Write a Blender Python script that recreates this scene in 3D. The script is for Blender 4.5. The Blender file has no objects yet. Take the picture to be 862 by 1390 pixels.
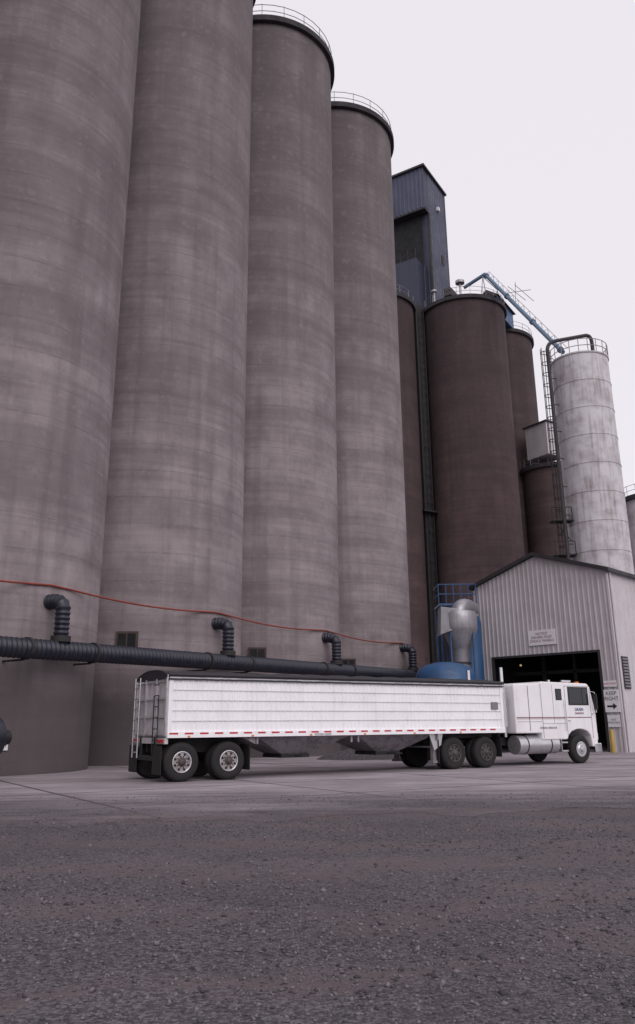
import bpy, bmesh, math, random
import numpy as np
from mathutils import Vector, Matrix
random.seed(7); rng=np.random.default_rng(5)
S=bpy.context.scene
COL=S.collection
S.view_settings.view_transform='Standard'
try: S.view_settings.look='None'
except: pass
S.view_settings.exposure=0
rad=math.radians

# ---------------------------------------------------------------- materials
class NT:
    def __init__(s,name):
        s.m=bpy.data.materials.new(name); s.m.use_nodes=True
        s.t=s.m.node_tree; s.b=s.t.nodes['Principled BSDF']
    def n(s,typ,props=None,ins=None):
        x=s.t.nodes.new(typ)
        for k,v in (props or {}).items(): setattr(x,k,v)
        for k,v in (ins or {}).items(): s.put(x.inputs[k],v)
        return x
    def put(s,sock,v):
        if isinstance(v,bpy.types.NodeSocket): s.t.links.new(v,sock)
        else: sock.default_value=v
    def coord(s,scale=(1,1,1),rand=True,rot=0):
        tc=s.n('ShaderNodeTexCoord'); v=tc.outputs['Object']
        if rand:
            oi=s.n('ShaderNodeObjectInfo')
            mu=s.n('ShaderNodeMath',{'operation':'MULTIPLY'},{0:oi.outputs['Random'],1:53.0})
            cx=s.n('ShaderNodeCombineXYZ',None,{0:mu.outputs[0],1:mu.outputs[0]})
            ad=s.n('ShaderNodeVectorMath',{'operation':'ADD'},{0:v,1:cx.outputs[0]}); v=ad.outputs[0]
        mp=s.n('ShaderNodeMapping',None,{'Vector':v,'Scale':scale,'Rotation':(0,0,rot)})
        return mp.outputs[0]
    def noise(s,vec,scale=1,detail=5,rough=.55):
        return s.n('ShaderNodeTexNoise',None,{'Vector':vec,'Scale':scale,'Detail':detail,'Roughness':rough}).outputs['Fac']
    def ramp(s,fac,a,b,ca=(0,0,0,1),cb=(1,1,1,1)):
        r=s.n('ShaderNodeValToRGB',None,{'Fac':fac}); e=r.color_ramp.elements
        e[0].position=a;e[1].position=b;e[0].color=ca;e[1].color=cb
        return r.outputs['Color']
    def mr(s,v,a,b,c=0.,d=1.):
        return s.n('ShaderNodeMapRange',None,{'Value':v,'From Min':a,'From Max':b,'To Min':c,'To Max':d}).outputs[0]
    def math(s,op,a,b=0.):
        return s.n('ShaderNodeMath',{'operation':op},{0:a,1:b}).outputs[0]
    def mix(s,fac,a,b,mode='MIX'):
        x=s.n('ShaderNodeMix',{'data_type':'RGBA','blend_type':mode})
        s.put(x.inputs[0],fac); s.put(x.inputs[6],a); s.put(x.inputs[7],b)
        return x.outputs[2]
    def bump(s,h,strength=.3,dist=.02):
        x=s.n('ShaderNodeBump',None,{'Height':h,'Strength':strength,'Distance':dist})
        s.t.links.new(x.outputs[0],s.b.inputs['Normal'])
    def fin(s,col,rough=.8,metal=0.):
        s.put(s.b.inputs['Base Color'],col); s.put(s.b.inputs['Roughness'],rough); s.put(s.b.inputs['Metallic'],metal)
        return s.m
def c4(c): return (c[0],c[1],c[2],1)
def weathered(name,col,dirt=None,rough=.6,metal=0.,amt=.5,scale=1.5,streak=True,bump=.0):
    k=NT(name)
    if dirt is None: dirt=tuple(x*.45 for x in col)
    a=k.noise(k.coord(),scale,4,.62)
    f=k.mr(a,.42,.75,0,amt)
    if streak:
        b=k.noise(k.coord((3,3,.25)),scale*1.6,3)
        f=k.math('ADD',f,k.mr(b,.5,.8,0,amt))
    c=k.mix(f,c4(col),c4(dirt))
    return k.fin(c,k.mr(a,.3,.7,max(rough-.1,.05),min(rough+.12,1)),metal)

def silo_mat(name,col,dark,seam=.6):
    k=NT(name)
    sep=k.n('ShaderNodeSeparateXYZ',None,{0:k.n('ShaderNodeTexCoord').outputs['Object']})
    z=sep.outputs[2]
    bands=k.noise(k.coord((.05,.05,.62)),1,4,.65)
    fine=k.noise(k.coord((.16,.16,4.2)),1,3,.6)
    mott=k.noise(k.coord((1,1,.8)),.5,6,.66)
    mott2=k.noise(k.coord(),2.6,5,.7)
    streak=k.noise(k.coord((1.5,1.5,.045)),1,5,.62)
    streak2=k.noise(k.coord((.7,.7,.03)),1,3,.55)
    c=c4(col); d=c4(dark)
    x=k.mix(k.mr(mott,.38,.68,0,.72),c,d)
    x=k.mix(k.mr(bands,.42,.62,0,.62),x,d)
    x=k.mix(k.math('MULTIPLY',k.mr(fine,.48,.68,0,.48),k.mr(mott,.35,.6,.3,1)),x,d)
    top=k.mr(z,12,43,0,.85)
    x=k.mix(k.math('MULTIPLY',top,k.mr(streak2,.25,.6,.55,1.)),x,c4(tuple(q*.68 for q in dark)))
    x=k.mix(k.mr(streak,.50,.70,0,.45),x,c4(tuple(q*.8 for q in dark)))
    x=k.mix(k.mr(mott2,.55,.8,0,.35),x,c4(tuple(min(1,q*1.25) for q in col)))
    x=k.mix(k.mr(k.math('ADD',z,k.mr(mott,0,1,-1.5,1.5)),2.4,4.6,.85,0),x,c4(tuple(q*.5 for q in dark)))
    fr=k.math('FRACT',k.math('DIVIDE',k.math('ADD',z,k.mr(mott,0,1,-.12,.12)),1.22))
    ln=k.math('MULTIPLY',k.mr(fr,0,.06,seam,0),k.mr(mott2,.4,.6,.0,1))
    x=k.mix(ln,x,c4(tuple(q*.6 for q in dark)))
    k.bump(mott2,.35,.05)
    return k.fin(x,.93)

M={}
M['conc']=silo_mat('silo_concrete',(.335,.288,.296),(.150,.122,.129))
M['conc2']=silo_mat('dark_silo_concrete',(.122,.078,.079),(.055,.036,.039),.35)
M['roofslab']=weathered('roof_slab',(.04,.036,.042),rough=.9)
M['rail']=weathered('galvanised_rail',(.26,.25,.27),rough=.5,metal=.2,streak=False)
M['blueduct']=weathered('duct_dark',(.014,.016,.030),(.032,.028,.034),rough=.42,amt=.5,scale=3)
M['hose']=weathered('red_hose',(.26,.045,.03),rough=.6,streak=False)
M['brown']=weathered('hatch_rust',(.07,.045,.038),rough=.8)
M['black']=weathered('black_void',(.012,.012,.014),rough=.9,streak=False)
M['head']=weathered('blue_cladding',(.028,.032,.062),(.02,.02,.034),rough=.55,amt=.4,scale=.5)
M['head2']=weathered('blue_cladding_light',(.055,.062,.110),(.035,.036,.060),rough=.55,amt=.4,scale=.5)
M['bluep']=weathered('blue_paint',(.025,.085,.20),(.02,.04,.09),rough=.45,amt=.5)
M['bluel']=weathered('steel_blue_paint',(.11,.17,.25),(.07,.10,.15),rough=.5,amt=.5)
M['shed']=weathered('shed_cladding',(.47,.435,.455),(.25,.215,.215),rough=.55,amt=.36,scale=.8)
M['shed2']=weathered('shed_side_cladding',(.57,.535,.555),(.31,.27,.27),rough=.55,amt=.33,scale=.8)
M['trim']=weathered('dark_trim',(.03,.027,.03),rough=.6)
M['galv']=weathered('galvanised_steel',(.36,.35,.38),(.18,.16,.17),rough=.4,metal=.5,amt=.5)
M['white']=weathered('white_enamel',(.84,.82,.84),(.46,.41,.41),rough=.35,amt=.2,scale=1.2)
M['panel']=weathered('trailer_panel',(.90,.885,.91),(.50,.46,.47),rough=.38,amt=.2,scale=1.5)
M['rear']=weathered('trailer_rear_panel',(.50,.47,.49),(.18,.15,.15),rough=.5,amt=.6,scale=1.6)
M['alu']=weathered('aluminium',(.62,.61,.64),(.3,.28,.28),rough=.32,metal=.75,amt=.35,scale=3,streak=False)
M['hop']=weathered('hopper_steel',(.26,.24,.26),(.07,.06,.06),rough=.6,metal=.1,amt=.7,scale=2)
M['chrome']=weathered('chrome',(.75,.75,.77),(.5,.48,.48),rough=.14,metal=1.,amt=.2,scale=3,streak=False)
M['tarp']=weathered('tarp',(.02,.018,.024),(.05,.045,.05),rough=.6,amt=.5,scale=2,streak=False)
M['rubber']=weathered('tyre_rubber',(.013,.012,.013),(.035,.03,.028),rough=.85,amt=.6,scale=4,streak=False)
M['chassis']=weathered('chassis',(.018,.016,.018),(.04,.033,.03),rough=.7,amt=.5,scale=4,streak=False)
M['rim']=weathered('painted_rim',(.34,.30,.30),(.07,.05,.045),rough=.5,amt=.8,scale=6,streak=False)
M['rimd']=weathered('dirty_rim',(.07,.058,.058),(.03,.024,.024),rough=.6,amt=.6,scale=5,streak=False)
M['red']=weathered('red_reflector',(.5,.03,.03),rough=.35,streak=False,amt=.3)
M['amber']=weathered('amber_lens',(.7,.22,.02),rough=.3,streak=False,amt=.1)
M['maroon']=weathered('maroon_stripe',(.16,.035,.04),rough=.4,streak=False,amt=.1)
M['navy']=weathered('navy_lettering',(.03,.05,.2),rough=.4,streak=False,amt=.1)
M['grey']=weathered('grey_lettering',(.2,.19,.21),rough=.5,streak=False,amt=.1)
M['sign']=weathered('sign_white',(.72,.70,.72),rough=.5,amt=.2,streak=False)
M['yellow']=weathered('yellow_paint',(.42,.28,.05),rough=.5,amt=.5)
M['wsilo']=weathered('painted_steel_silo',(.58,.55,.58),(.20,.165,.17),rough=.5,amt=.62,scale=.8)
k=NT('glass'); k.fin((.02,.022,.026,1),.06); M['glass']=k.m
k=NT('lamp_glow'); k.b.inputs['Base Color'].default_value=(.6,.4,.15,1); k.b.inputs['Emission Color'].default_value=(1,.65,.3,1); k.b.inputs['Emission Strength'].default_value=.4; M['lamp']=k.m

# ---- gravel (shared colour network, so the gravel thins out over the concrete)
def gravel_col(k,P):
    v1=k.n('ShaderNodeTexVoronoi',None,{'Vector':P,'Scale':42.0})
    sc=k.n('ShaderNodeSeparateColor',None,{0:v1.outputs['Color']})
    r1=sc.outputs[0]
    c=k.ramp(r1,.2,1,(.046,.039,.045,1),(.178,.158,.178,1))
    big=k.noise(P,.22,3,.6); med=k.noise(P,1.2,5,.65)
    nn=k.noise(P,24,3,.75)
    c=k.mix(k.mr(nn,.35,.7,0,.5),c,(.055,.046,.053,1))
    s=k.n('ShaderNodeSeparateXYZ',None,{0:P}); X=s.outputs[0]; Y=s.outputs[1]
    wob=k.math('ADD',k.mr(big,.2,.8,-1.6,1.6),k.mr(med,.3,.7,-.35,.35))
    tot=None
    for (y0,sl,q,wd) in ((7.4,.10,.020,.30),(9.3,.10,.020,.30),(11.2,-.16,.012,.34),(13.2,-.16,.012,.34),(5.6,.42,-.02,.22),(14.6,.12,.0,.5)):
        cy=k.math('ADD',k.math('ADD',k.math('MULTIPLY',X,sl),y0),k.math('MULTIPLY',k.math('MULTIPLY',X,X),q))
        dd=k.math('ABSOLUTE',k.math('ADD',k.math('SUBTRACT',Y,cy),wob))
        f=k.mr(dd,wd*.3,wd*2.2,1,0)
        tot=f if tot is None else k.math('MAXIMUM',tot,f)
    f=k.math('MULTIPLY',tot,k.mr(med,.36,.56,.1,.85))
    dirt=k.mix(nn,(.070,.050,.052,1),(.150,.115,.118,1))
    c=k.mix(f,c,dirt)
    c=k.mix(k.mr(big,.42,.62,0,.35),c,(.044,.034,.040,1))
    c=k.mix(k.mr(med,.52,.72,0,.40),c,(.040,.031,.036,1))
    h=k.math('MULTIPLY',k.math('SUBTRACT',1.,v1.outputs['Distance']),k.math('SUBTRACT',1.,k.math('MULTIPLY',f,.8)))
    return c,h
k=NT('gravel'); P=k.coord(rand=False)
c,h=gravel_col(k,P); k.bump(h,.8,.025); M['gravel']=k.fin(c,.95)
k=NT('pavement_concrete'); P=k.coord(rand=False)
a=k.noise(P,.35,5,.62); b=k.noise(P,3,4,.7)
tr=k.noise(k.coord((.05,.8,1),False,rad(-30)),1,4,.6)
c=k.mix(k.mr(a,.38,.66),(.345,.305,.325,1),(.215,.182,.197,1))
c=k.mix(k.mr(tr,.48,.68,0,.7),c,(.105,.086,.094,1))
c=k.mix(k.mr(b,.5,.8,0,.5),c,(.38,.335,.355,1))
jp=k.coord((1,1,1),False,rad(-32))
br=k.n('ShaderNodeTexBrick',{'offset':.0},{'Vector':jp,'Scale':.2,'Mortar Size':.012,'Mortar Smooth':.3,'Color1':(0,0,0,1),'Color2':(0,0,0,1),'Mortar':(1,1,1,1),'Brick Width':1.1,'Row Height':.8})
c=k.mix(k.math('MULTIPLY',br.outputs['Fac'],.85),c,(.03,.023,.025,1))
sp=k.n('ShaderNodeSeparateXYZ',None,{0:P})
edge=k.math('SUBTRACT',sp.outputs[1],k.math('ADD',k.math('MULTIPLY',sp.outputs[0],.19),17.6))
w1=k.mr(k.noise(k.coord((.22,.9,1),False,rad(-11)),1,6,.75),.25,.75,-4.5,4.5)
ef=k.math('MAXIMUM',k.mr(k.math('ADD',edge,w1),-2.6,4.2,1,0),k.mr(edge,-4.4,-1.6,1,0))
grit=k.mr(k.noise(P,14,3,.75),.56,.66,0,.6)
gc,gh=gravel_col(k,P)
ef2=k.math('MAXIMUM',ef,k.math('MULTIPLY',grit,k.mr(edge,0,12,.8,.1)))
c=k.mix(ef2,c,gc)
k.bump(k.math('MULTIPLY',gh,ef),.7,.02); M['pave']=k.fin(c,.9)

# ---------------------------------------------------------------- builders
def empty(name,loc=(0,0,0),rot=0):
    o=bpy.data.objects.new(name,None); COL.objects.link(o); o.location=loc; o.rotation_euler=(0,0,rot); o.empty_display_size=.5; return o
def obj(name,verts,faces,mat,parent=None,smooth=False,bevel=0,loc=None):
    me=bpy.data.meshes.new(name); me.from_pydata([tuple(v) for v in verts],[],faces); me.update()
    bm=bmesh.new(); bm.from_mesh(me); bmesh.ops.recalc_face_normals(bm,faces=bm.faces); bm.to_mesh(me); bm.free()
    o=bpy.data.objects.new(name,me); COL.objects.link(o)
    if mat: me.materials.append(M[mat] if isinstance(mat,str) else mat)
    if parent: o.parent=parent
    if loc: o.location=loc
    if smooth:
        for p in me.polygons: p.use_smooth=True
        try: me.set_sharp_from_angle(angle=rad(40))
        except: pass
    if bevel:
        md=o.modifiers.new('b','BEVEL'); md.width=bevel; md.segments=2; md.limit_method='ANGLE'
    return o
def boxv(x0,x1,y0,y1,z0,z1):
    v=[(x,y,z) for z in (z0,z1) for y in (y0,y1) for x in (x0,x1)]
    f=[(0,1,3,2),(4,6,7,5),(0,4,5,1),(2,3,7,6),(0,2,6,4),(1,5,7,3)]
    return v,f
def box(name,x0,x1,y0,y1,z0,z1,mat,parent=None,bevel=0):
    v,f=boxv(x0,x1,y0,y1,z0,z1); return obj(name,v,f,mat,parent,bevel=bevel)
def boxes(name,lst,mat,parent=None,bevel=0):
    V=[];F=[]
    for b in lst:
        v,f=boxv(*b); n=len(V); V+=v; F+=[tuple(i+n for i in q) for q in f]
    return obj(name,V,F,mat,parent,bevel=bevel)
def frame_at(p,d):
    d=Vector(d).normalized(); up=Vector((0,0,1)) if abs(d.z)<.95 else Vector((1,0,0))
    a=d.cross(up).normalized(); b=a.cross(d).normalized(); return a,b
def cylv(p1,p2,r1,r2=None,seg=24):
    r2=r1 if r2 is None else r2
    p1=Vector(p1);p2=Vector(p2); a,b=frame_at(p1,p2-p1); V=[]
    for p,r in((p1,r1),(p2,r2)):
        for i in range(seg):
            t=2*math.pi*i/seg; V.append(p+a*math.cos(t)*r+b*math.sin(t)*r)
    F=[(i,(i+1)%seg,seg+(i+1)%seg,seg+i) for i in range(seg)]
    F.append(tuple(range(seg))[::-1]);F.append(tuple(range(seg,2*seg)))
    return V,F
def cyl(name,p1,p2,r1,mat,parent=None,r2=None,seg=24):
    v,f=cylv(p1,p2,r1,r2,seg); return obj(name,v,f,mat,parent,smooth=True)
def rods(name,segs,r,mat,parent=None,seg=6):
    V=[];F=[]
    for a,b in segs:
        v,f=cylv(a,b,r,None,seg); n=len(V); V+=v;F+=[tuple(i+n for i in q) for q in f]
    return obj(name,V,F,mat,parent,smooth=True)
def sweep(name,pts,rf,mat,parent=None,seg=18,step=.05):
    P=[Vector(p) for p in pts]; out=[];L=0; acc=[0]
    for i in range(1,len(P)): acc.append(acc[-1]+(P[i]-P[i-1]).length)
    T=acc[-1]; n=max(2,int(T/step)); 
    for j in range(n+1):
        s=T*j/n; i=1
        while i<len(P)-1 and acc[i]<s: i+=1
        q=(s-acc[i-1])/max(1e-6,acc[i]-acc[i-1]); out.append((s,P[i-1].lerp(P[i],q)))
    V=[];a=None
    for j,(s,p) in enumerate(out):
        d=(out[min(j+1,n)][1]-out[max(j-1,0)][1]).normalized()
        if a is None: a,_=frame_at(p,d)
        a=(a-d*a.dot(d)).normalized(); b=d.cross(a)
        r=rf(j,s)
        for i in range(seg):
            t=2*math.pi*i/seg; V.append(p+a*math.cos(t)*r+b*math.sin(t)*r)
    F=[]
    for j in range(n):
        for i in range(seg):
            F.append((j*seg+i,j*seg+(i+1)%seg,(j+1)*seg+(i+1)%seg,(j+1)*seg+i))
    F.append(tuple(range(seg)));F.append(tuple(range(n*seg,(n+1)*seg)))
    return obj(name,V,F,mat,parent,smooth=True)
def arc(p0,p1,p2,n=8):
    p0,p1,p2=map(Vector,(p0,p1,p2)); return [p0*(1-t)**2+p1*2*t*(1-t)+p2*t*t for t in [i/n for i in range(n+1)]]
def lathe(name,prof,origin,axis,mat,parent=None,seg=36):
    o=Vector(origin); d=Vector(axis).normalized(); a,b=frame_at(o,d); V=[];n=len(prof)
    for r,h in prof:
        for i in range(seg):
            t=2*math.pi*i/seg; V.append(o+d*h+a*math.cos(t)*r+b*math.sin(t)*r)
    F=[(j*seg+i,j*seg+(i+1)%seg,(j+1)*seg+(i+1)%seg,(j+1)*seg+i) for j in range(n-1) for i in range(seg)]
    if prof[0][0]>1e-4: F.append(tuple(range(seg)))
    if prof[-1][0]>1e-4: F.append(tuple(range((n-1)*seg,n*seg)))
    return obj(name,V,F,mat,parent,smooth=True)
def corr(name,o,d,nr,L,bot,top,mat,parent=None,pitch=.3,depth=.03):
    o=Vector(o);d=Vector(d);nr=Vector(nr); st=[];n=max(1,round(L/pitch)); p=L/n
    for i in range(n):
        st+=[(i*p,0),(i*p+.58*p,0),(i*p+.68*p,depth),(i*p+.90*p,depth)]
    st.append((L,0)); V=[];F=[]
    for s,h in st:
        q=o+d*s+nr*h; V.append((q.x,q.y,bot(s)));V.append((q.x,q.y,top(s)))
    for i in range(len(st)-1): F.append((2*i,2*i+2,2*i+3,2*i+1))
    ob=obj(name,V,F,mat,parent); 
    md=ob.modifiers.new('s','SOLIDIFY'); md.thickness=.01
    return ob
def text(name,body,loc,rot,size,mat,parent=None):
    cu=bpy.data.curves.new(name,'FONT'); cu.body=body; cu.size=size; cu.align_x='CENTER'; cu.align_y='CENTER'; cu.extrude=.002
    o=bpy.data.objects.new(name,cu); COL.objects.link(o); o.location=loc; o.rotation_euler=rot; cu.materials.append(M[mat])
    if parent:o.parent=parent
    return o

# ---------------------------------------------------------------- ground
g=1500
obj('ground',[(-g,-g,0),(g,-g,0),(g,g,0),(-g,g,0)],[(0,1,2,3)],'gravel')
xs=np.linspace(-80,120,500)
near=[(x,17.6+.19*x+.35*math.sin(x*1.7)+.25*math.sin(x*4.1+1)+random.uniform(-.12,.12)-3.2,.004) for x in xs]
V=near+[(x,140,.004) for x in xs]; n=len(xs)
obj('concrete_road',V,[(i,i+1,n+i+1,n+i) for i in range(n-1)],'pave')

# loose stones
def stones():
    base=np.array([(1,0,0),(-1,0,0),(0,1,0),(0,-1,0),(0,0,1),(0,0,-1)],float)
    fc=np.array([(0,2,4),(2,1,4),(1,3,4),(3,0,4),(2,0,5),(1,2,5),(3,1,5),(0,3,5)])
    N=70000
    y=4.0+ (rng.random(N)**1.4)*15; x=(rng.random(N)*2-1)*(y*.46+1.2)
    keep=np.sin(x*.35+y*1.1)+rng.normal(0,.8,N)>-.5
    x=x[keep];y=y[keep];N=len(x)
    s=rng.lognormal(math.log(.0085),.45,N)
    s=np.minimum(s,.028)
    ang=rng.random(N)*6.28; sc=rng.uniform(.6,1.3,(N,3))*s[:,None]; sc[:,2]*=.7
    jit=rng.normal(0,.22,(N,6,3))
    v=(base[None]+jit)*sc[:,None,:]
    ca,sa=np.cos(ang)[:,None],np.sin(ang)[:,None]
    vx=v[:,:,0]*ca-v[:,:,1]*sa; vy=v[:,:,0]*sa+v[:,:,1]*ca
    v=np.stack([vx+x[:,None],vy+y[:,None],v[:,:,2]+s[:,None]*.2],-1).reshape(-1,3)
    f=(fc[None]+np.arange(N)[:,None,None]*6).reshape(-1,3)
    me=bpy.data.meshes.new('loose_gravel'); me.vertices.add(len(v)); me.vertices.foreach_set('co',v.ravel())
    me.loops.add(f.size); me.loops.foreach_set('vertex_index',f.ravel().astype(np.int32))
    me.polygons.add(len(f)); me.polygons.foreach_set('loop_start',np.arange(0,f.size,3,dtype=np.int32))
    me.update(calc_edges=True); me.validate()
    o=bpy.data.objects.new('loose_gravel',me); COL.objects.link(o)
    k=NT('stone'); wn=k.n('ShaderNodeNewGeometry').outputs['Random Per Island']
    M['stone']=k.fin(k.ramp(wn,.1,1,(.045,.038,.045,1),(.185,.165,.185,1)),.9); me.materials.append(M['stone'])
stones()
V=[];F=[];nx,ny=40,24
for i in range(nx+1):
    for j in range(ny+1):
        x=(i/nx*2-1);y=(j/ny*2-1); r=math.sqrt(x*x+y*y)
        z=.75*max(0,1-r)**.9*(1+.25*math.sin(x*5+1)*math.cos(y*4))+(random.uniform(-.02,.04) if r<1 else 0)
        V.append((x*2.3,y*1.5,z-.01))
for i in range(nx):
    for j in range(ny): a=i*(ny+1)+j; F.append((a,a+1,a+ny+2,a+ny+1))
obj('gravel_pile',V,F,'gravel',None,loc=(2.3,38.6,.0))

# ---------------------------------------------------------------- silos
H=44.8; R=4.5
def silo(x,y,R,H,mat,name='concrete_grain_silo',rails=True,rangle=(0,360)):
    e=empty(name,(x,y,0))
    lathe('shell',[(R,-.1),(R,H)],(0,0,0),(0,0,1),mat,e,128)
    lathe('roof_slab',[(R+.0,H-.02),(R+.28,H+.0),(R+.28,H+.42),(0,H+.75)],(0,0,0),(0,0,1),'roofslab',e,96)
    if rails:
        rr=R+.1;seg=[]
        n=40
        pts=[(rr*math.cos(2*math.pi*i/n),rr*math.sin(2*math.pi*i/n)) for i in range(n+1)]
        for i in range(n):
            a,b=pts[i],pts[i+1]
            if i%2==0: seg.append(((a[0],a[1],H+.3),(a[0],a[1],H+1.45)))
            for zz in (H+.9,H+1.4): seg.append(((a[0],a[1],zz),(b[0],b[1],zz)))
        rods('guard_rail',seg,.024,'rail',e,5)
    return e
ROWD=Vector((.537,.843,0)); ROWN=Vector((.843,-.537,0))
C1=Vector((-12.8,30.7,0)); first=None
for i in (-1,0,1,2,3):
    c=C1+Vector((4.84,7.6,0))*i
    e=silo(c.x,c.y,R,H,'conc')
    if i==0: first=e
    if i>=0:
        a=rad(-87); d=Vector((math.cos(a),math.sin(a),0)); t=Vector((-d.y,d.x,0)); p=d*(R-.05); z=4.85
        if i>0:
            for nm,hw,hh,dp,mt in (('hatch_frame',.45,.38,.14,'brown'),('hatch_opening',.36,.29,.155,'black'),('hatch_bar',.03,.29,.17,'brown')):
                vv=[p+t*sx*hw+d*dd+Vector((0,0,z+sz*hh)) for dd in (-.1,dp) for sz in (-1,1) for sx in (-1,1)]
                obj(nm,vv,[(0,1,3,2),(4,6,7,5),(0,4,5,1),(2,3,7,6),(0,2,6,4),(1,5,7,3)],mt,e)
d=Vector((.62,-.785,0)).normalized(); az=math.atan2(d.y,d.x)+math.pi/2
p=d*(R+.03)
pl=box('number_plate',-.2,.2,-.02,.02,-.17,.17,'sign',first); pl.location=(p.x,p.y,.95); pl.rotation_euler=(0,0,az)
pq=d*(R+.06); text('plate_text','C14',(pq.x,pq.y,.95),(rad(90),0,az),.18,'chassis',first)

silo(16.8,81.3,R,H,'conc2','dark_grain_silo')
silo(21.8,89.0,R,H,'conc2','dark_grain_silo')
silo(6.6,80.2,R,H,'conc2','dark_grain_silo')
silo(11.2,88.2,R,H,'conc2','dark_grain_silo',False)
e=empty('silo_gap_filler',(11.5,80.2,0),rad(33))
box('dark_gap_block',-.6,.6,-.5,.5,0,45.6,'trim',e)  # dark block added behind the ladder to darken the gap between silos
seg=[]
for z in range(0,46): seg.append(((-.3,-.75,z),(.3,-.75,z)))
seg+=[((-.3,-.75,0),(-.3,-.75,46)),((.3,-.75,0),(.3,-.75,46))]
for z in range(2,46,3): seg+=[((-.3,-.75,z),(-.3,-.5,z)),((.3,-.75,z),(.3,-.5,z))]
rods('ladder',seg,.035,'chassis',e)
box('landing',-1.2,1.2,-1.1,.5,22,22.15,'trim',e)

# headhouse (blue clad tower)
e=empty('headhouse_tower',(14.1,84.0,0),rad(57))
LX=4.9; zt=66.2
top=lambda s:zt-.05*s
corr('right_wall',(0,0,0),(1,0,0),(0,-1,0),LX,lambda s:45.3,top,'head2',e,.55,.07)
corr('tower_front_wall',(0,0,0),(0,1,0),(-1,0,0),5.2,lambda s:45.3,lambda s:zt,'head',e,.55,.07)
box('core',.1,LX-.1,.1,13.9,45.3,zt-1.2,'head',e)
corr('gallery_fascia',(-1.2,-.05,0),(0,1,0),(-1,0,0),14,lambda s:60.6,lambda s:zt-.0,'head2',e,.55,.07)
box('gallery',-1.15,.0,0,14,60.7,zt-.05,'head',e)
box('gallery_soffit',-1.2,0,.0,14,60.4,60.6,'trim',e)
obj('roof',[(-1.5,-.3,zt+.02),(LX+.3,-.3,zt-.33),(LX+.3,14,zt-.33),(-1.5,14,zt+.02),(-1.5,-.3,zt+.27),(LX+.3,-.3,zt-.08),(LX+.3,14,zt-.08),(-1.5,14,zt+.27)],[(0,1,2,3),(4,5,6,7),(0,1,5,4),(1,2,6,5),(2,3,7,6),(3,0,4,7)],'trim',e)
box('lower_block',-2.2,0,1.0,9,45.3,53.5,'head',e)
box('shade_panel',-.12,-.08,.9,12,53.5,60.4,'black',e)  # shade under the overhanging gallery, painted as a black panel
box('wall_lamp',2.2,2.6,-.35,-.05,62.0,62.5,'sign',e)
box('window',3.0,3.6,-.12,-.09,55,56.2,'brown',e)
boxes('flashing',[(-.12,.12,-.12,.12,45.3,60.4),(LX-.1,LX+.1,-.1,.1,45.3,zt-.4)],'trim',e)
seg=[]
for i in range(0,9): 
    seg.append(((-2.2,1+i,53.5),(-2.2,1+i,54.7)))
seg.append(((-2.2,1,54.7),(-2.2,9,54.7)));seg.append(((-2.2,1,54.1),(-2.2,9,54.1)))
rods('guard_rail',seg,.03,'trim',e)

# roof machinery of the dark group
e=empty('distribution_gallery',(16.8,81.3,45.2),rad(57))
boxes('gallery_house',[(1.5,6.5,-3.6,-1.4,0,2.0)],'bluep',e)
obj('gallery_roof',[(1.2,-3.9,2.0),(6.8,-3.9,2.0),(6.8,-2.5,3.0),(1.2,-2.5,3.0),(6.8,-1.1,2.0),(1.2,-1.1,2.0)],[(0,1,2,3),(3,2,4,5),(0,3,5),(1,4,2),(0,5,4,1)],'trim',e)
lathe('vent_head',[(.12,0),(.12,2.6),(.5,2.7),(.5,3.0),(.0,3.25)],(-1.5,-.5,.4),(0,0,1),'galv',e,20)
lathe('vent_head_b',[(.1,0),(.1,1.6),(.3,1.7),(.3,1.9),(.0,2.0)],(-3,2,.4),(0,0,1),'galv',e,20)
box('conveyor_housing',-4,9,-.4,.6,.6,1.5,'trim',e)
rods('stay_frame',[((-2,-3,.3),(-1,-3,3.4)),((0,-3,.3),(-1,-3,3.4)),((-1,-3,3.4),(3,-3.2,3.6)),((3,-3.2,3.6),(3,-3.2,.3)),((1,-3,.3),(3,-3.2,3.6))],.045,'rail',e)
e=empty('grain_spout')
A=Vector((19.3,80,49.6));B=Vector((22.0,64.9,32.7))
cyl('pipe',A,B,.2,'bluel',e)
cyl('pipe_top',A+Vector((-2.2,1.2,-1.0)),A,.2,'bluel',e)
for f in (.02,.33,.66,.97):
    p=A.lerp(B,f);q=A.lerp(B,f+.01); cyl('flange',p,q,.29,'bluel',e)
off=Vector((.55,.2,.45)); seg=[]
n=14
for i in range(n):
    p=A.lerp(B,i/n);q=A.lerp(B,(i+1)/n)
    seg+=[(p,p+off),(p+off,q+off),(p+off,q)]
rods('truss',seg,.025,'rail',e)
m=A.lerp(B,.45)
rods('antenna',[(m,m+Vector((.2,0,2.6))),(m+Vector((-1.0,0,1.3)),m+Vector((1.7,0,1.7))),(m+Vector((-.6,0,2.1)),m+Vector((1.1,0,.5))),(m+Vector((.1,0,2.3)),m+Vector((1.9,0,.4)))],.03,'rail',e)

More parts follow.
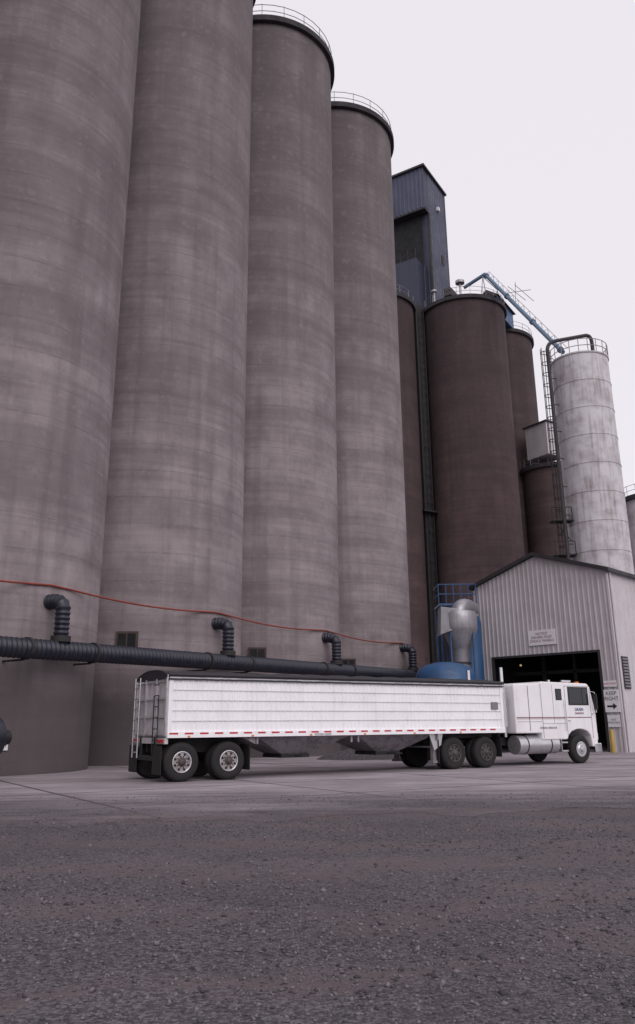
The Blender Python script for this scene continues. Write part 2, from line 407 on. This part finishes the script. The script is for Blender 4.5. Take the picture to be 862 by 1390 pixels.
# ---------------------------------------------------------------- white steel silo
e=empty('white_steel_silo',(23.05,64.1,0)); Hw=31.2; Rw=2.35
prof=[(Rw,0)]
z=0
while z<Hw-2:
    z+=2.4; prof+=[(Rw,z-.05),(Rw+.035,z-.04),(Rw+.035,z+.04),(Rw,z+.05)]
prof+=[(Rw,Hw),(Rw+.08,Hw),(Rw+.08,Hw+.12),(0,Hw+.8)]
lathe('shell',prof,(0,0,0),(0,0,1),'wsilo',e,72)
seg=[];n=20;rr=Rw+.05
pts=[(rr*math.cos(2*math.pi*i/n),rr*math.sin(2*math.pi*i/n)) for i in range(n+1)]
for i in range(n):
    a,b=pts[i],pts[i+1]; seg.append(((*a,Hw),(*a,Hw+1.25)))
    for zz in (Hw+.65,Hw+1.25): seg.append(((*a,zz),(*b,zz)))
rods('guard_rail',seg,.035,'rail',e,5)
lx,ly=-2.75,-.55; seg=[]
for z in np.arange(8,Hw+1.2,.35): seg.append(((lx,ly-.2,z),(lx,ly+.2,z)))
seg+=[((lx,ly-.2,6),(lx,ly-.2,Hw+1.2)),((lx,ly+.2,6),(lx,ly+.2,Hw+1.2))]
for z in np.arange(9,Hw+1.3,1.0):
    pr=None
    for j in range(9):
        t=math.pi*.5+math.pi*j/8
        q=(lx+.7*math.cos(t),ly+.42*math.sin(t),z)
        if pr: seg.append((pr,q))
        pr=q
for j in range(1,8,2):
    t=math.pi*.5+math.pi*j/8; seg.append(((lx+.7*math.cos(t),ly+.42*math.sin(t),9),(lx+.7*math.cos(t),ly+.42*math.sin(t),Hw+1.2)))
for z in np.arange(8,Hw,2.4): seg+=[((lx,ly,z),(lx+.7,ly+.1,z))]
rods('caged_ladder',seg,.036,'chassis',e,5)
for z in (11.5,14.2,17.):
    box('ladder_landing',lx-1.2,lx+.5,ly-.6,ly+.5,z,z+.1,'chassis',e)
    rods('landing_rail',[((lx-1.2,ly-.6,z),(lx-1.2,ly-.6,z+1.1)),((lx+.4,ly-.6,z),(lx+.4,ly-.6,z+1.1)),((lx-1.2,ly-.6,z+1.1),(lx+.4,ly-.6,z+1.1)),((lx-1.2,ly-.6,z),(lx+.3,ly-.2,z-1.6))],.04,'chassis',e)
px=-3.0; pts=[Vector((px,-1.1,0)),Vector((px,-1.1,Hw+.7))]+arc((px,-1.1,Hw+.7),(px,-1.1,Hw+1.5),(px+.8,-1.0,Hw+1.7))+[Vector((.7,-.2,Hw+2.6))]+arc((.7,-.2,Hw+2.6),(1.3,0,Hw+2.8),(1.3,0,Hw+2.0))+[Vector((1.3,0,Hw+.4))]
sweep('fill_pipe',pts,lambda j,s:.16,'trim',e,14,.25)

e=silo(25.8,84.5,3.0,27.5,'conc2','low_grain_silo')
b=empty('penthouse',(25.0,82.4,28.6),rad(33))
corr('front_wall',(-1.3,-1.4,0),(1,0,0),(0,-1,0),2.6,lambda s:0,lambda s:3.6,'shed2',b,.4,.05)
box('body',-1.3,1.3,-1.35,1.5,0,3.6,'shed',b)
box('roof',-1.5,1.5,-1.6,1.7,3.6,3.72,'trim',b)
silo(33.5,76.5,3.2,22.,'wsilo','low_steel_silo')

# ---------------------------------------------------------------- ducting along silos
e=empty('aeration_duct')
D0=C1+ROWN*5.22
def dp(t,z): return Vector((D0.x+ROWD.x*t,D0.y+ROWD.y*t,z))
zc=lambda t:3.93+.014*t
sweep('main_duct',[dp(-13,zc(-13)),dp(27.3,zc(27.3))],lambda j,s:.33 if (j%2) else .285,'blueduct',e,22,.095)
for i in range(4):
    t=-.28+9.0*i
    p0=dp(t,zc(t)); up=p0+Vector((0,0,1.35)); en=up-ROWN*.95+Vector((0,0,.32))
    pts=[p0,up]+arc(up,up+Vector((0,0,.42)),en,8)
    sweep('riser_elbow',pts,lambda j,s:.265 if j%2 else .22,'blueduct',e,18,.08)
    sweep('riser_collar',[p0+Vector((0,0,.28)),p0+Vector((0,0,.48))],lambda j,s:.33,'chassis',e,20,.1)
    cyl('wall_flange',en+ROWN*.12,en-ROWN*.1,.36,'chassis',e)
    for tt in (t+1.4,t-1.4):
        rods('duct_bracket',[(dp(tt,zc(tt)-.36),dp(tt,zc(tt)-.36)-ROWN*1.2)],.035,'chassis',e)
        cyl('coupling',dp(tt,zc(tt)),dp(tt+.12,zc(tt+.12)),.36,'chassis',e)
pts=[]
for i in range(-1,4):
    c=C1+Vector((4.84,7.6,0))*i
    for a in (-48,-36,-24):
        aa=rad(a); pts.append((c.x+math.cos(aa)*(R+.07),c.y+math.sin(aa)*(R+.07),6.15+.03*i-.0+(.04 if a==-36 else 0)))
P2=[]
for i in range(len(pts)-1):
    a=Vector(pts[i]);b=Vector(pts[i+1]); L=(b-a).length; n=10
    for j in range(n):
        f=j/n; q=a.lerp(b,f); q.z-= 4*f*(1-f)*.006*L*L/2.2; P2.append(q)
P2.append(Vector(pts[-1])); P2.append(Vector(pts[-1])+Vector((.3,.5,-.6)))
e=empty('red_hose'); sweep('hose',P2,lambda j,s:.036,'hose',e,8,.15)

e=empty('aeration_fan',(-9.45,23.9,0),rad(57))
lathe('housing',[(.2,-.5),(.58,-.48),(.62,-.4),(.62,.4),(.58,.48),(.2,.5)],(0,0,1.2),(1,0,0),'blueduct',e,32)
cyl('motor',(.5,0,1.2),(.95,0,1.2),.2,'chassis',e)
cyl('outlet',(0,0,1.2),(0,1.4,1.9),.28,'blueduct',e)
boxes('stand',[(-.4,-.3,-.35,.35,0,.75),(.3,.4,-.35,.35,0,.75),(-.5,.5,-.4,.4,0,.08)],'chassis',e)

# ---------------------------------------------------------------- dust collector by the shed
e=empty('dust_collector')
lathe('blue_vessel',[(.72,0),(.72,7.3),(.62,7.6),(.3,7.8),(0,7.85)],(9.25,49.0,0),(0,0,1),'bluep',e,40)
hx,hy=8.3,47.0
lathe('cyclone_head',[(.5,4.0),(.5,5.5),(.53,5.55),(1.0,6.6),(1.03,6.7),(1.03,7.5),(.95,7.65),(0,7.7)],(hx,hy,0),(0,0,1),'galv',e,36)
sweep('outlet_elbow',[Vector((hx+.0,hy,7.5))]+arc((hx,hy,7.5),(hx+.1,hy,8.3),(hx+1.1,hy+1.5,8.0)),lambda j,s:.45,'galv',e,20,.15)
obj('inlet_hood',[(hx-1.2,hy-.6,6.3),(hx-.3,hy-.9,6.6),(hx-.3,hy+.5,6.6),(hx-1.2,hy+.6,6.3),(hx-1.1,hy-.6,7.9),(hx-.2,hy-.9,7.75),(hx-.2,hy+.5,7.75),(hx-1.1,hy+.6,7.9)],[(0,1,2,3),(4,5,6,7),(0,1,5,4),(1,2,6,5),(2,3,7,6),(3,0,4,7)],'galv',e,bevel=.03)
lathe('band',[(.55,4.7),(.55,4.82)],(hx,hy,0),(0,0,1),'trim',e,36)
lathe('blue_tank',[(1.6,0),(1.6,3.9),(1.45,4.25),(1.05,4.5),(.5,4.63),(0,4.66)],(6.95,44.4,0),(0,0,1),'bluep',e,48)
for k2 in range(4):
    a=rad(45+90*k2); cyl('support_leg',(hx+.9*math.cos(a),hy+.9*math.sin(a),0),(hx+.9*math.cos(a),hy+.9*math.sin(a),6.8),.06,'bluep',e,seg=10)
seg=[];bx0,bx1,by=7.6,9.9,49.6
for i in range(6):
    x=bx0+(bx1-bx0)*i/5; seg.append(((x,by,8.5),(x,by,9.7)))
for zz in (9.1,9.7): seg.append(((bx0,by,zz),(bx1,by,zz)));seg.append(((bx0,by,zz),(bx0,by+2,zz)))
rods('platform_rail',seg,.035,'bluep',e)
box('platform',bx0,bx1,by-.1,by+2,8.4,8.52,'bluep',e)
rods('platform_leg',[((bx0+.1,by+1.9,0),(bx0+.1,by+1.9,8.4)),((bx0+.1,by,0),(bx0+.1,by,8.4))],.08,'bluep',e)

# ---------------------------------------------------------------- shed
e=empty('metal_shed',(16.05,44.1,0),rad(46.0)); SL=12.; SW=8.55; ev=9.5; ap=10.9
gt=lambda s:ev+(ap-ev)*(1-abs(s-SW/2)/(SW/2))
corr('gable_wall_right',(0,0,0),(0,1,0),(-1,0,0),.95,lambda s:0,gt,'shed',e,.3,.035)
corr('gable_wall_upper_a',(0,.95,0),(0,1,0),(-1,0,0),SW/2-.95,lambda s:5.15,lambda s:gt(s+.95),'shed',e,.3,.035)
corr('gable_wall_upper_b',(0,SW/2,0),(0,1,0),(-1,0,0),7.5-SW/2,lambda s:5.15,lambda s:gt(s+SW/2),'shed',e,.3,.035)
corr('gable_wall_left',(0,7.5,0),(0,1,0),(-1,0,0),SW-7.5,lambda s:0,lambda s:gt(s+7.5),'shed',e,.3,.035)
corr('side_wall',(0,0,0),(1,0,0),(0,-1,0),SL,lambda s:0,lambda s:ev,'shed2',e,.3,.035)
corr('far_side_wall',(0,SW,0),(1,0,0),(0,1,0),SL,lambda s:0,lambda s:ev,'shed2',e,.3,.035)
V=[(SL,0,0),(SL,SW,0),(SL,SW,ev),(SL,SW/2,ap),(SL,0,ev)]
obj('back_wall',V,[(0,1,2,3,4)],'shed',e)
box('inner_lining',SL-.3,SL-.2,.1,SW-.1,0,8.8,'chassis',e)
box('lining_r',.3,SL-.4,.08,.12,0,9.2,'chassis',e); box('lining_l',.3,SL-.4,SW-.12,SW-.08,0,9.2,'chassis',e)
box('ceiling',.3,SL-.4,.13,SW-.13,6.5,6.6,'chassis',e)
for sgn,nm in((0,'roof_right'),(1,'roof_left')):
    y0=-.25 if sgn==0 else SW+.25; zz=ev-.08
    V=[(-.3,y0,zz),(SL+.3,y0,zz),(SL+.3,SW/2,ap+.02),(-.3,SW/2,ap+.02)]
    V+=[(x,y,z+.2) for x,y,z in V]
    obj(nm,V,[(0,1,2,3),(4,5,6,7),(0,1,5,4),(1,2,6,5),(2,3,7,6),(3,0,4,7)],'trim',e)
box('corner_trim',-.06,.05,-.06,.05,0,ev-.15,'shed2',e)
box('corner_trim_l',-.05,.03,SW-.02,SW+.06,0,ev-.15,'shed2',e)
boxes('door_frame',[(-.06,.06,.83,.97,0,5.15),(-.06,.06,7.48,7.62,0,5.15),(-.06,.06,.83,7.62,5.152,5.27)],'trim',e)
boxes('door_track',[(.3,.5,.9,7.6,5.2,5.6)],'chassis',e)
box('wall_sign',-.09,-.045,3.35,5.05,5.75,6.6,'sign',e)
text('wall_sign_text','NOTICE\nDRIVERS MUST\nCHOCK WHEELS',(-.095,4.2,6.18),(rad(90),0,rad(-90)),.2,'maroon',e)
box('keep_right_sign',-.1,-.05,.05,.85,2.0,3.15,'sign',e)
text('keep_right_text','KEEP\nRIGHT',(-.105,.45,2.82),(rad(90),0,rad(-90)),.27,'chassis',e)
obj('arrow',[(-.106,.72,2.25),(-.106,.72,2.35),(-.106,.40,2.35),(-.106,.40,2.47),(-.106,.18,2.3),(-.106,.40,2.13),(-.106,.40,2.25)],[(0,1,2,3,4,5,6)],'chassis',e)
box('caution_sign',-.1,-.05,.1,.8,3.3,3.62,'sign',e)
text('caution_text','CAUTION',(-.105,.45,3.46),(rad(90),0,rad(-90)),.15,'red',e)
box('lower_sign',-.1,-.05,.12,.78,1.25,1.85,'sign',e)
text('lower_text','NO\nSMOKING',(-.105,.45,1.55),(rad(90),0,rad(-90)),.15,'grey',e)
boxes('vent_frame',[(.55,1.35,-.07,-.03,3.2,4.9)],'trim',e)
boxes('vent_louvres',[(.6,1.3,-.12,-.06,3.28+.16*i,3.36+.16*i) for i in range(10)],'grey',e)
cyl('downpipe',(.18,-.1,0),(.18,-.1,ev-.1),.05,'shed2',e,seg=10)
lathe('interior_lamp',[(0,0),(.06,.02),(.07,.08),(.03,.12)],(1.5,6.6,4.75),(0,0,1),'lamp',e,16)
boxes('interior_pipework',[(3,3.2,1,8,4.3,4.5),(3,3.25,5.8,6.05,0,6.4),(3,3.25,3.8,4.0,0,6.4)],'chassis',e)
e=empty('bollard',(15.1,43.3,0)); lathe('post',[(.11,0),(.11,1.05),(.07,1.13),(0,1.15)],(0,0,0),(0,0,1),'yellow',e,20)

# ---------------------------------------------------------------- truck
T=empty('semi_trailer_truck',(-2.5,24.35,0),math.atan2(.53,.848)); W=2.6
u0,u1=-1.86,10.88
corr('trailer_side',(u0+.12,.03,0),(1,0,0),(0,-1,0),u1-u0-.24,lambda s:1.32,lambda s:2.72,'panel',T,.16,.018)
corr('trailer_side_far',(u0+.12,W-.03,0),(1,0,0),(0,1,0),u1-u0-.24,lambda s:1.32,lambda s:2.72,'panel',T,.16,.018)
boxes('side_rivet_rail',[(u0+.12,u1-.12,-.001,.012,z,z+.012) for z in (1.6,1.88,2.16,2.44)],'alu',T)
boxes('trailer_top_rail',[(u0,u1,-.01,.08,2.72,2.82),(u0,u1,W-.08,W+.01,2.72,2.82)],'alu',T)
boxes('trailer_bottom_rail',[(u0,u1,-.02,.08,1.16,1.32),(u0,u1,W-.08,W+.02,1.16,1.32)],'panel',T)
boxes('corner_posts',[(u0,u0+.12,-.005,.09,1.32,2.72),(u1-.12,u1,-.005,.09,1.32,2.72),(u0,u0+.12,W-.09,W+.005,1.32,2.72),(u1-.12,u1,W-.09,W+.005,1.32,2.72)],'panel',T)
lst=[];x=u0+.05
while x<u1-.3:
    lst.append((x,x+.26,-.026,-.019,1.25,1.295)); x+=.46
boxes('reflective_tape',lst,'red',T)
lst=[];x=u0+.6
while x<u1-.2:
    lst.append((x,x+.07,-.04,-.019,1.175,1.215)); x+=2.0
boxes('side_markers',lst,'amber',T)
box('trailer_front',u1-.05,u1-.005,.08,W-.08,1.2,2.8,'panel',T)
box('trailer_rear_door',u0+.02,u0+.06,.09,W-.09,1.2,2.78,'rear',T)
box('trailer_floor',u0+.06,u1-.06,.09,W-.09,1.17,1.22,'hop',T)
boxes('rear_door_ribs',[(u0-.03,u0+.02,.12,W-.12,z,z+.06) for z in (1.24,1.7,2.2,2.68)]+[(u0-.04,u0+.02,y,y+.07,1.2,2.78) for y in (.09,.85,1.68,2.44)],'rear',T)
lad=[]
for z in np.arange(.75,2.8,.3): lad.append(((u0-.16,1.85,z),(u0-.16,2.25,z)))
lad+=[((u0-.16,1.85,.6),(u0-.16,1.85,2.85)),((u0-.16,2.25,.6),(u0-.16,2.25,2.85)),((u0-.16,1.85,2.7),(u0,1.85,2.7)),((u0-.16,2.25,2.7),(u0,2.25,2.7))]
rods('rear_ladder',lad,.022,'alu',T)
lad=[]
for z in np.arange(.8,2.8,.3): lad.append(((u0-.12,.45,z),(u0-.12,.8,z)))
lad+=[((u0-.12,.45,.7),(u0-.12,.45,2.3)),((u0-.12,.8,.7),(u0-.12,.8,2.3))]
rods('rear_grab',lad,.016,'chassis',T)
boxes('rear_bumper',[(u0-.12,u0-.02,.25,W-.25,.55,.68),(u0-.08,u0-.02,.7,.8,.68,1.17),(u0-.08,u0-.02,1.8,1.9,.68,1.17)],'chassis',T)
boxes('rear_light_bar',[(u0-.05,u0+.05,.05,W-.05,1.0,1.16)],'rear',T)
boxes('tail_lights',[(u0-.08,u0-.05,y,y+.16,1.03,1.12) for y in (.12,.34,2.1,2.32)],'red',T)
boxes('mud_flaps',[(u0-.14,u0-.12,.05,.68,.2,.95),(u0-.14,u0-.12,W-.68,W-.05,.2,.95),(.72,.74,.05,.68,.25,.95)],'rubber',T)
nx,ny=140,15;V=[];F=[]
for i in range(nx+1):
    u=u0-.04+(u1-u0+.08)*i/nx; bow=.012*abs(math.sin(math.pi*(u-u0)/1.05))+random.uniform(-.004,.004)
    for j in range(ny+1):
        y=-.05+(W+.1)*j/ny; q=(y-W/2)/(W/2+.05)
        z=2.80+.25*(1-abs(q)**2.4)-bow*3*(1-q*q)
        if j in(0,ny): z=2.735+random.uniform(-.006,.006)
        V.append((u,y,z))
for i in range(nx):
    for j in range(ny): a=i*(ny+1)+j; F.append((a,a+1,a+ny+2,a+ny+1))
o=obj('tarp',V,F,'tarp',T,smooth=True); o.modifiers.new('s','SOLIDIFY').thickness=.02
for uu in (u0-.03,u1+.0):
    V=[(uu,W/2,2.7)]
    for j in range(ny+1):
        y=.0+W*j/ny;q=(y-W/2)/(W/2+.05); V.append((uu,y,2.79+.24*(1-abs(q)**2.4)))
    V+= [(uu,W,2.7),(uu,0,2.7)]; V=V[1:]
    obj('tarp_end_cap',V,[tuple(range(len(V)))],'tarp' if uu<0 else 'panel',T)
cyl('tarp_roll',(u0-.05,-.04,2.86),(u1+.03,-.04,2.86),.055,'tarp',T,seg=14)
rods('tarp_crank',[((u1+.06,-.04,2.86),(u1+.1,-.05,1.4)),((u0-.06,-.04,2.86),(u0-.08,-.03,2.5))],.018,'alu',T)
for a,b in ((.95,4.35),(4.55,7.85)):
    m=(a+b)/2
    V=[(a,.1,1.17),(b,.1,1.17),(b,W-.1,1.17),(a,W-.1,1.17),(m-.45,.75,.62),(m+.45,.75,.62),(m+.45,W-.75,.62),(m-.45,W-.75,.62)]
    obj('hopper',V,[(0,1,5,4),(1,2,6,5),(2,3,7,6),(3,0,4,7),(4,5,6,7),(0,1,2,3)],'hop',T)
    box('hopper_gate',m-.5,m+.5,.7,W-.7,.52,.62,'chassis',T)
    rods('gate_crank',[((m,.1,.57),(m,.7,.57)),((m-.12,.1,.57),(m+.12,.1,.57))],.02,'chassis',T)
    boxes('hopper_gusset',[(a+.0,a+.06,.06,.1,.95,1.17),(b-.06,b,.06,.1,.95,1.17)],'hop',T)
boxes('trailer_subframe',[(u0+.1,1.0,.75,.87,.75,1.17),(u0+.1,1.0,1.73,1.85,.75,1.17),(8.0,u1-.2,.5,.6,1.0,1.17),(8.0,u1-.2,2.0,2.1,1.0,1.17)],'chassis',T)
obj('rear_slope',[(.45,.12,1.17),(.95,.12,1.17),(.95,.12,.95),(.45,W-.12,1.17),(.95,W-.12,1.17),(.95,W-.12,.95)],[(0,1,2),(3,4,5),(0,1,4,3),(1,2,5,4),(2,0,3,5)],'hop',T)
boxes('landing_gear',[(7.72,7.86,.22,.36,.3,1.2),(7.66,7.92,.16,.42,.22,.3),(7.72,7.86,2.24,2.38,.3,1.2),(7.66,7.92,2.18,2.44,.22,.3),(7.76,7.82,.36,2.24,.7,.76)],'hop',T)
obj('landing_brace',[(7.5,.12,1.17),(8.1,.12,1.17),(8.0,.12,.8),(7.7,.12,.62),(7.5,.16,1.17),(8.1,.16,1.17),(8.0,.16,.8),(7.7,.16,.62)],[(0,1,2,3),(4,5,6,7),(0,1,5,4),(1,2,6,5),(2,3,7,6),(3,0,4,7)],'alu',T)

def wheel(u,y,side,kind,rimmat,Rw=.52):
    w=empty('wheel',(u,y,Rw)); w.parent=T
    d=(0,-side,0)
    Wd=.27; ri=.27
    prof=[(ri,.02),(ri+.03,.0),(Rw-.09,-.012),(Rw-.035,.01),(Rw-.008,.045),(Rw,.07),(Rw,Wd-.07),(Rw-.008,Wd-.045),(Rw-.035,Wd-.01),(Rw-.09,Wd),(ri,Wd-.02)]
    lathe('tyre',prof[:],(0,0,0),d,'rubber',w,48)
    for gy in (.09,.135,.18): lathe('groove',[(Rw+.002,gy-.006),(Rw+.002,gy+.006)],(0,0,0),d,'black',w,48)
    # the tyre lathe is capped at r=ri, so the wheel disc sits just outside that cap
    if kind=='steer':
        lathe('rim',[(.275,-.010),(.262,-.012),(.25,.012),(.2,.0),(.16,-.02),(.15,-.03)],(0,0,0),d,rimmat,w,40)
        lathe('hub',[(.0,-.10),(.08,-.095),(.1,-.06),(.11,-.03),(.16,-.022)],(0,0,0),d,'alu',w,24)
        rb,hb,hh=.135,-.045,-.002
    else:
        lathe('rim_flange',[(.285,.012),(.285,-.018),(.268,-.022),(.255,-.012),(.25,.012)],(0,0,0),d,'alu' if rimmat=='rim' else 'rimd',w,40)
        lathe('rim',[(.25,.013),(.2,.008),(.13,.002)],(0,0,0),d,rimmat,w,40)
        lathe('hub',[(.0,-.06),(.06,-.058),(.075,-.045),(.085,-.01),(.13,.0)],(0,0,0),d,'rimd',w,24)
        rb,hb,hh=.155,-.02,.006
        lathe('inner_tyre',[(ri,.34)]+[(r,h+.32) for r,h in prof[1:]],(0,0,0),d,'rubber',w,40)
    V=[];F=[]
    for i in range(10):
        a=2*math.pi*i/10; c=(rb*math.cos(a),d[1]*hb,rb*math.sin(a)); v,f=cylv(c,(c[0],c[1]+d[1]*.03*(1),c[2]),.016,None,6)
        n=len(V);V+=v;F+=[tuple(q+n for q in ff) for ff in f]
    obj('lug_nuts',V,F,'chassis' if kind!='steer' else 'chrome',w)
    V=[];F=[]
    rh=.208
    for i in range(8):
        a=2*math.pi*(i+.5)/8; c=(rh*math.cos(a),d[1]*(hh-.004),rh*math.sin(a)); v,f=cylv(c,(c[0],c[1]+d[1]*.02,c[2]),.034,None,10)
        n=len(V);V+=v;F+=[tuple(q+n for q in ff) for ff in f]
    obj('hand_holes',V,F,'black',w)
for u in (-1.38,0.05):
    wheel(u,.04,-1,'dual','rim'); wheel(u,W-.04,1,'dual','rim')
    cyl('trailer_axle',(u,.5,.52),(u,W-.5,.52),.07,'chassis',T)
for u in (8.55,10.0):
    wheel(u,.08,-1,'dual','rimd'); wheel(u,W-.08,1,'dual','rimd')
    cyl('drive_axle',(u,.5,.52),(u,W-.5,.52),.09,'chassis',T)
wheel(14.9,.12,-1,'steer','alu'); wheel(14.9,W-.12,1,'steer','alu')
cyl('steer_axle',(14.9,.3,.5),(14.9,W-.3,.5),.06,'chassis',T)
boxes('tractor_frame',[(7.9,15.7,.85,.95,.7,.98),(7.9,15.7,1.65,1.75,.7,.98),(8.8,9.8,.8,1.8,.98,1.14),(12.3,15.2,.9,1.7,.55,1.2)],'chassis',T)
boxes('tractor_mud_flaps',[(7.86,7.88,.08,.7,.2,.98),(10.72,10.74,.08,.7,.35,1.0)],'rubber',T)
prof=[(11.55,1.12),(12.85,1.12),(12.85,.88),(14.2,.88),(14.27,1.02),(14.45,1.16),(14.7,1.23),(14.9,1.25),(15.1,1.23),(15.35,1.16),(15.5,1.0),(15.56,.6),(15.86,.58),(15.9,1.2),(15.9,1.75),(15.87,2.0),(15.68,2.82),(15.54,2.94),(13.0,2.97),(12.9,2.9),(11.6,2.86),(11.55,2.8)]
y0,y1=.1,2.5;n=len(prof)
V=[(u,y0,z) for u,z in prof]+[(u,y1,z) for u,z in prof]
F=[tuple(range(n))[::-1],tuple(range(n,2*n))]+[(i,(i+1)%n,n+(i+1)%n,n+i) for i in range(n)]
o=obj('cab_body',V,F,'white',T,bevel=.05)
gy0,gy1=y0-.008,y0+.02
boxes('cab_seams',[(12.93,12.945,gy0,gy1,.95,2.9),(14.22,14.235,gy0,gy1,1.05,2.82),(15.62,15.635,gy0,gy1,.9,2.75),(14.22,15.63,gy0,gy1,2.82,2.832),(11.65,12.9,gy0,gy1,1.52,1.53),(12.95,14.2,gy0,gy1,1.45,1.46),(13.55,13.56,gy0,gy1,1.46,2.86)],'grey',T)
boxes('pinstripes',[(11.6,14.2,gy0-.002,gy1,1.66,1.685),(14.26,15.6,gy0-.002,gy1,1.66,1.685),(11.6,14.2,gy0-.002,gy1,1.62,1.632),(12.25,12.27,gy0-.002,gy1,1.2,2.8)],'maroon',T)
boxes('window_rubber',[(14.40,15.54,gy0-.006,gy1,2.12,2.8),(13.72,14.05,gy0-.006,gy1,2.3,2.72)],'chassis',T,.01)
boxes('side_glass',[(14.45,15.16,gy0-.012,gy1,2.17,2.75),(15.20,15.49,gy0-.012,gy1,2.17,2.75),(13.76,14.01,gy0-.012,gy1,2.34,2.68)],'glass',T)
boxes('far_side_glass',[(14.47,15.49,y1-.02,y1+.012,2.17,2.75)],'glass',T)
obj('windshield',[(15.895,.25,1.95),(15.895,2.35,1.95),(15.71,2.35,2.76),(15.71,.25,2.76)],[(0,1,2,3)],'glass',T).modifiers.new('s','SOLIDIFY').thickness=.03
boxes('grille',[(15.89,15.94,.5,2.1,.95,1.7)],'chrome',T,.01)
boxes('headlights',[(15.89,15.95,.15,.45,.85,1.1),(15.89,15.95,2.15,2.45,.85,1.1)],'sign',T)
boxes('front_bumper',[(15.65,16.02,.06,2.54,.38,.72)],'chrome',T,.03)
boxes('door_handle',[(14.3,14.42,y0-.035,y0-.008,1.55,1.58)],'chrome',T)
rods('grab_handles',[((14.12,y0-.05,1.2),(14.12,y0-.05,2.3)),((14.12,y0-.05,1.2),(14.12,y0,1.2)),((14.12,y0-.05,2.3),(14.12,y0,2.3))],.014,'chrome',T)
boxes('marker_lamps',[(15.2,15.32,y,y+.12,2.95,3.01) for y in (.3,.8,1.25,1.7,2.2)],'amber',T)
boxes('roof_horn',[(14.6,15.1,.5,.6,3.0,3.07),(13.6,13.7,.28,.38,2.96,3.05)],'chrome',T,.01)
boxes('mirror',[(15.7,15.76,-.16,.0,1.95,2.55)],'chassis',T,.01)
rods('mirror_bracket',[((15.64,y0,2.65),(15.72,-.08,2.6)),((15.72,-.08,2.6),(15.72,-.08,1.85)),((15.72,-.08,1.85),(15.66,y0,1.8))],.014,'chrome',T)
text('door_lettering','GRAIN',(14.95,gy0-.004,1.96),(rad(90),0,0),.16,'navy',T)
text('door_lettering_sub','TRANSPORT',(14.95,gy0-.004,1.82),(rad(90),0,0),.09,'maroon',T)
text('sleeper_lettering','OWNER OPERATOR',(13.2,gy0-.004,1.3),(rad(90),0,0),.10,'grey',T)
text('trailer_lettering','WESTERN GRAIN',(3.2,-.03,1.20),(rad(90),0,0),.08,'grey',T)
boxes('trailer_placard',[(10.3,10.62,-.012,.01,1.95,2.2)],'grey',T)
for yy in (.42,2.18):
    cyl('fuel_tank',(11.7,yy,.72),(13.75,yy,.72),.33,'alu',T,seg=32)
for uu in (12.1,13.3): lathe('strap_ring',[(.338,0),(.338,.05)],(uu,.42,.72),(1,0,0),'chassis',T,32)
boxes('cab_step',[(13.85,14.2,.12,.5,.45,.5),(13.85,14.2,.12,.5,.75,.8),(13.85,13.88,.12,.5,.45,.88)],'alu',T)
for yy in (.42,2.18):
    cyl('exhaust_stack',(11.3,yy,1.0),(11.3,yy,3.45),.065,'chrome',T,seg=16)
    cyl('exhaust_muffler',(11.3,yy,1.35),(11.3,yy,2.55),.12,'alu',T,seg=18)
boxes('headboard',[(11.42,11.5,.9,1.7,1.0,2.4)],'chassis',T)
cyl('air_cleaner',(11.25,1.1,1.4),(11.25,1.1,2.3),.2,'chassis',T)
for yy,dz in((1.2,0),(1.3,-.1),(1.4,-.2)):
    sweep('air_line',arc((11.5,yy,1.9),(11.2,yy,1.0+dz),(10.9,yy,1.7),10),lambda j,s:.018,'maroon' if dz==-.1 else 'chassis',T,8,.06)

# ---------------------------------------------------------------- light
sun_dir=Vector((.38,-.92,0)).normalized()*math.cos(rad(38))+Vector((0,0,math.sin(rad(38))))
L=bpy.data.lights.new('sun','SUN'); L.energy=1.2; L.angle=rad(45); L.color=(1,.955,.955)
lo=bpy.data.objects.new('sun',L); COL.objects.link(lo); lo.rotation_euler=(-sun_dir).to_track_quat('-Z','Y').to_euler()
w=bpy.data.worlds.new('World'); S.world=w; w.use_nodes=True; nt=w.node_tree
bg=nt.nodes['Background']; sky=nt.nodes.new('ShaderNodeTexSky'); sky.sky_type='NISHITA'; sky.sun_disc=False
sky.sun_elevation=rad(38); sky.sun_rotation=math.atan2(sun_dir.x,sun_dir.y)
hs=nt.nodes.new('ShaderNodeHueSaturation'); hs.inputs['Saturation'].default_value=.25
nt.links.new(sky.outputs[0],hs.inputs['Color'])
mx=nt.nodes.new('ShaderNodeMix'); mx.data_type='RGBA'; mx.inputs[0].default_value=.88
nt.links.new(hs.outputs[0],mx.inputs[6]); mx.inputs[7].default_value=(9.3,8.85,9.5,1)
nt.links.new(mx.outputs[2],bg.inputs['Color']); bg.inputs['Strength'].default_value=.1

# ---------------------------------------------------------------- camera
cd=bpy.data.cameras.new('camera'); cam=bpy.data.objects.new('camera',cd); COL.objects.link(cam)
cam.location=(0,0,1.45)
cam.rotation_euler=(Matrix.Rotation(rad(-.28),3,'Z')@Matrix.Rotation(rad(90+16.94),3,'X')@Matrix.Rotation(rad(-.5),3,'Z')).to_euler()
cd.sensor_fit='VERTICAL'; cd.sensor_height=36; cd.lens=1100/1390*36; cd.shift_y=-45/1390
cd.clip_end=4000; S.camera=cam
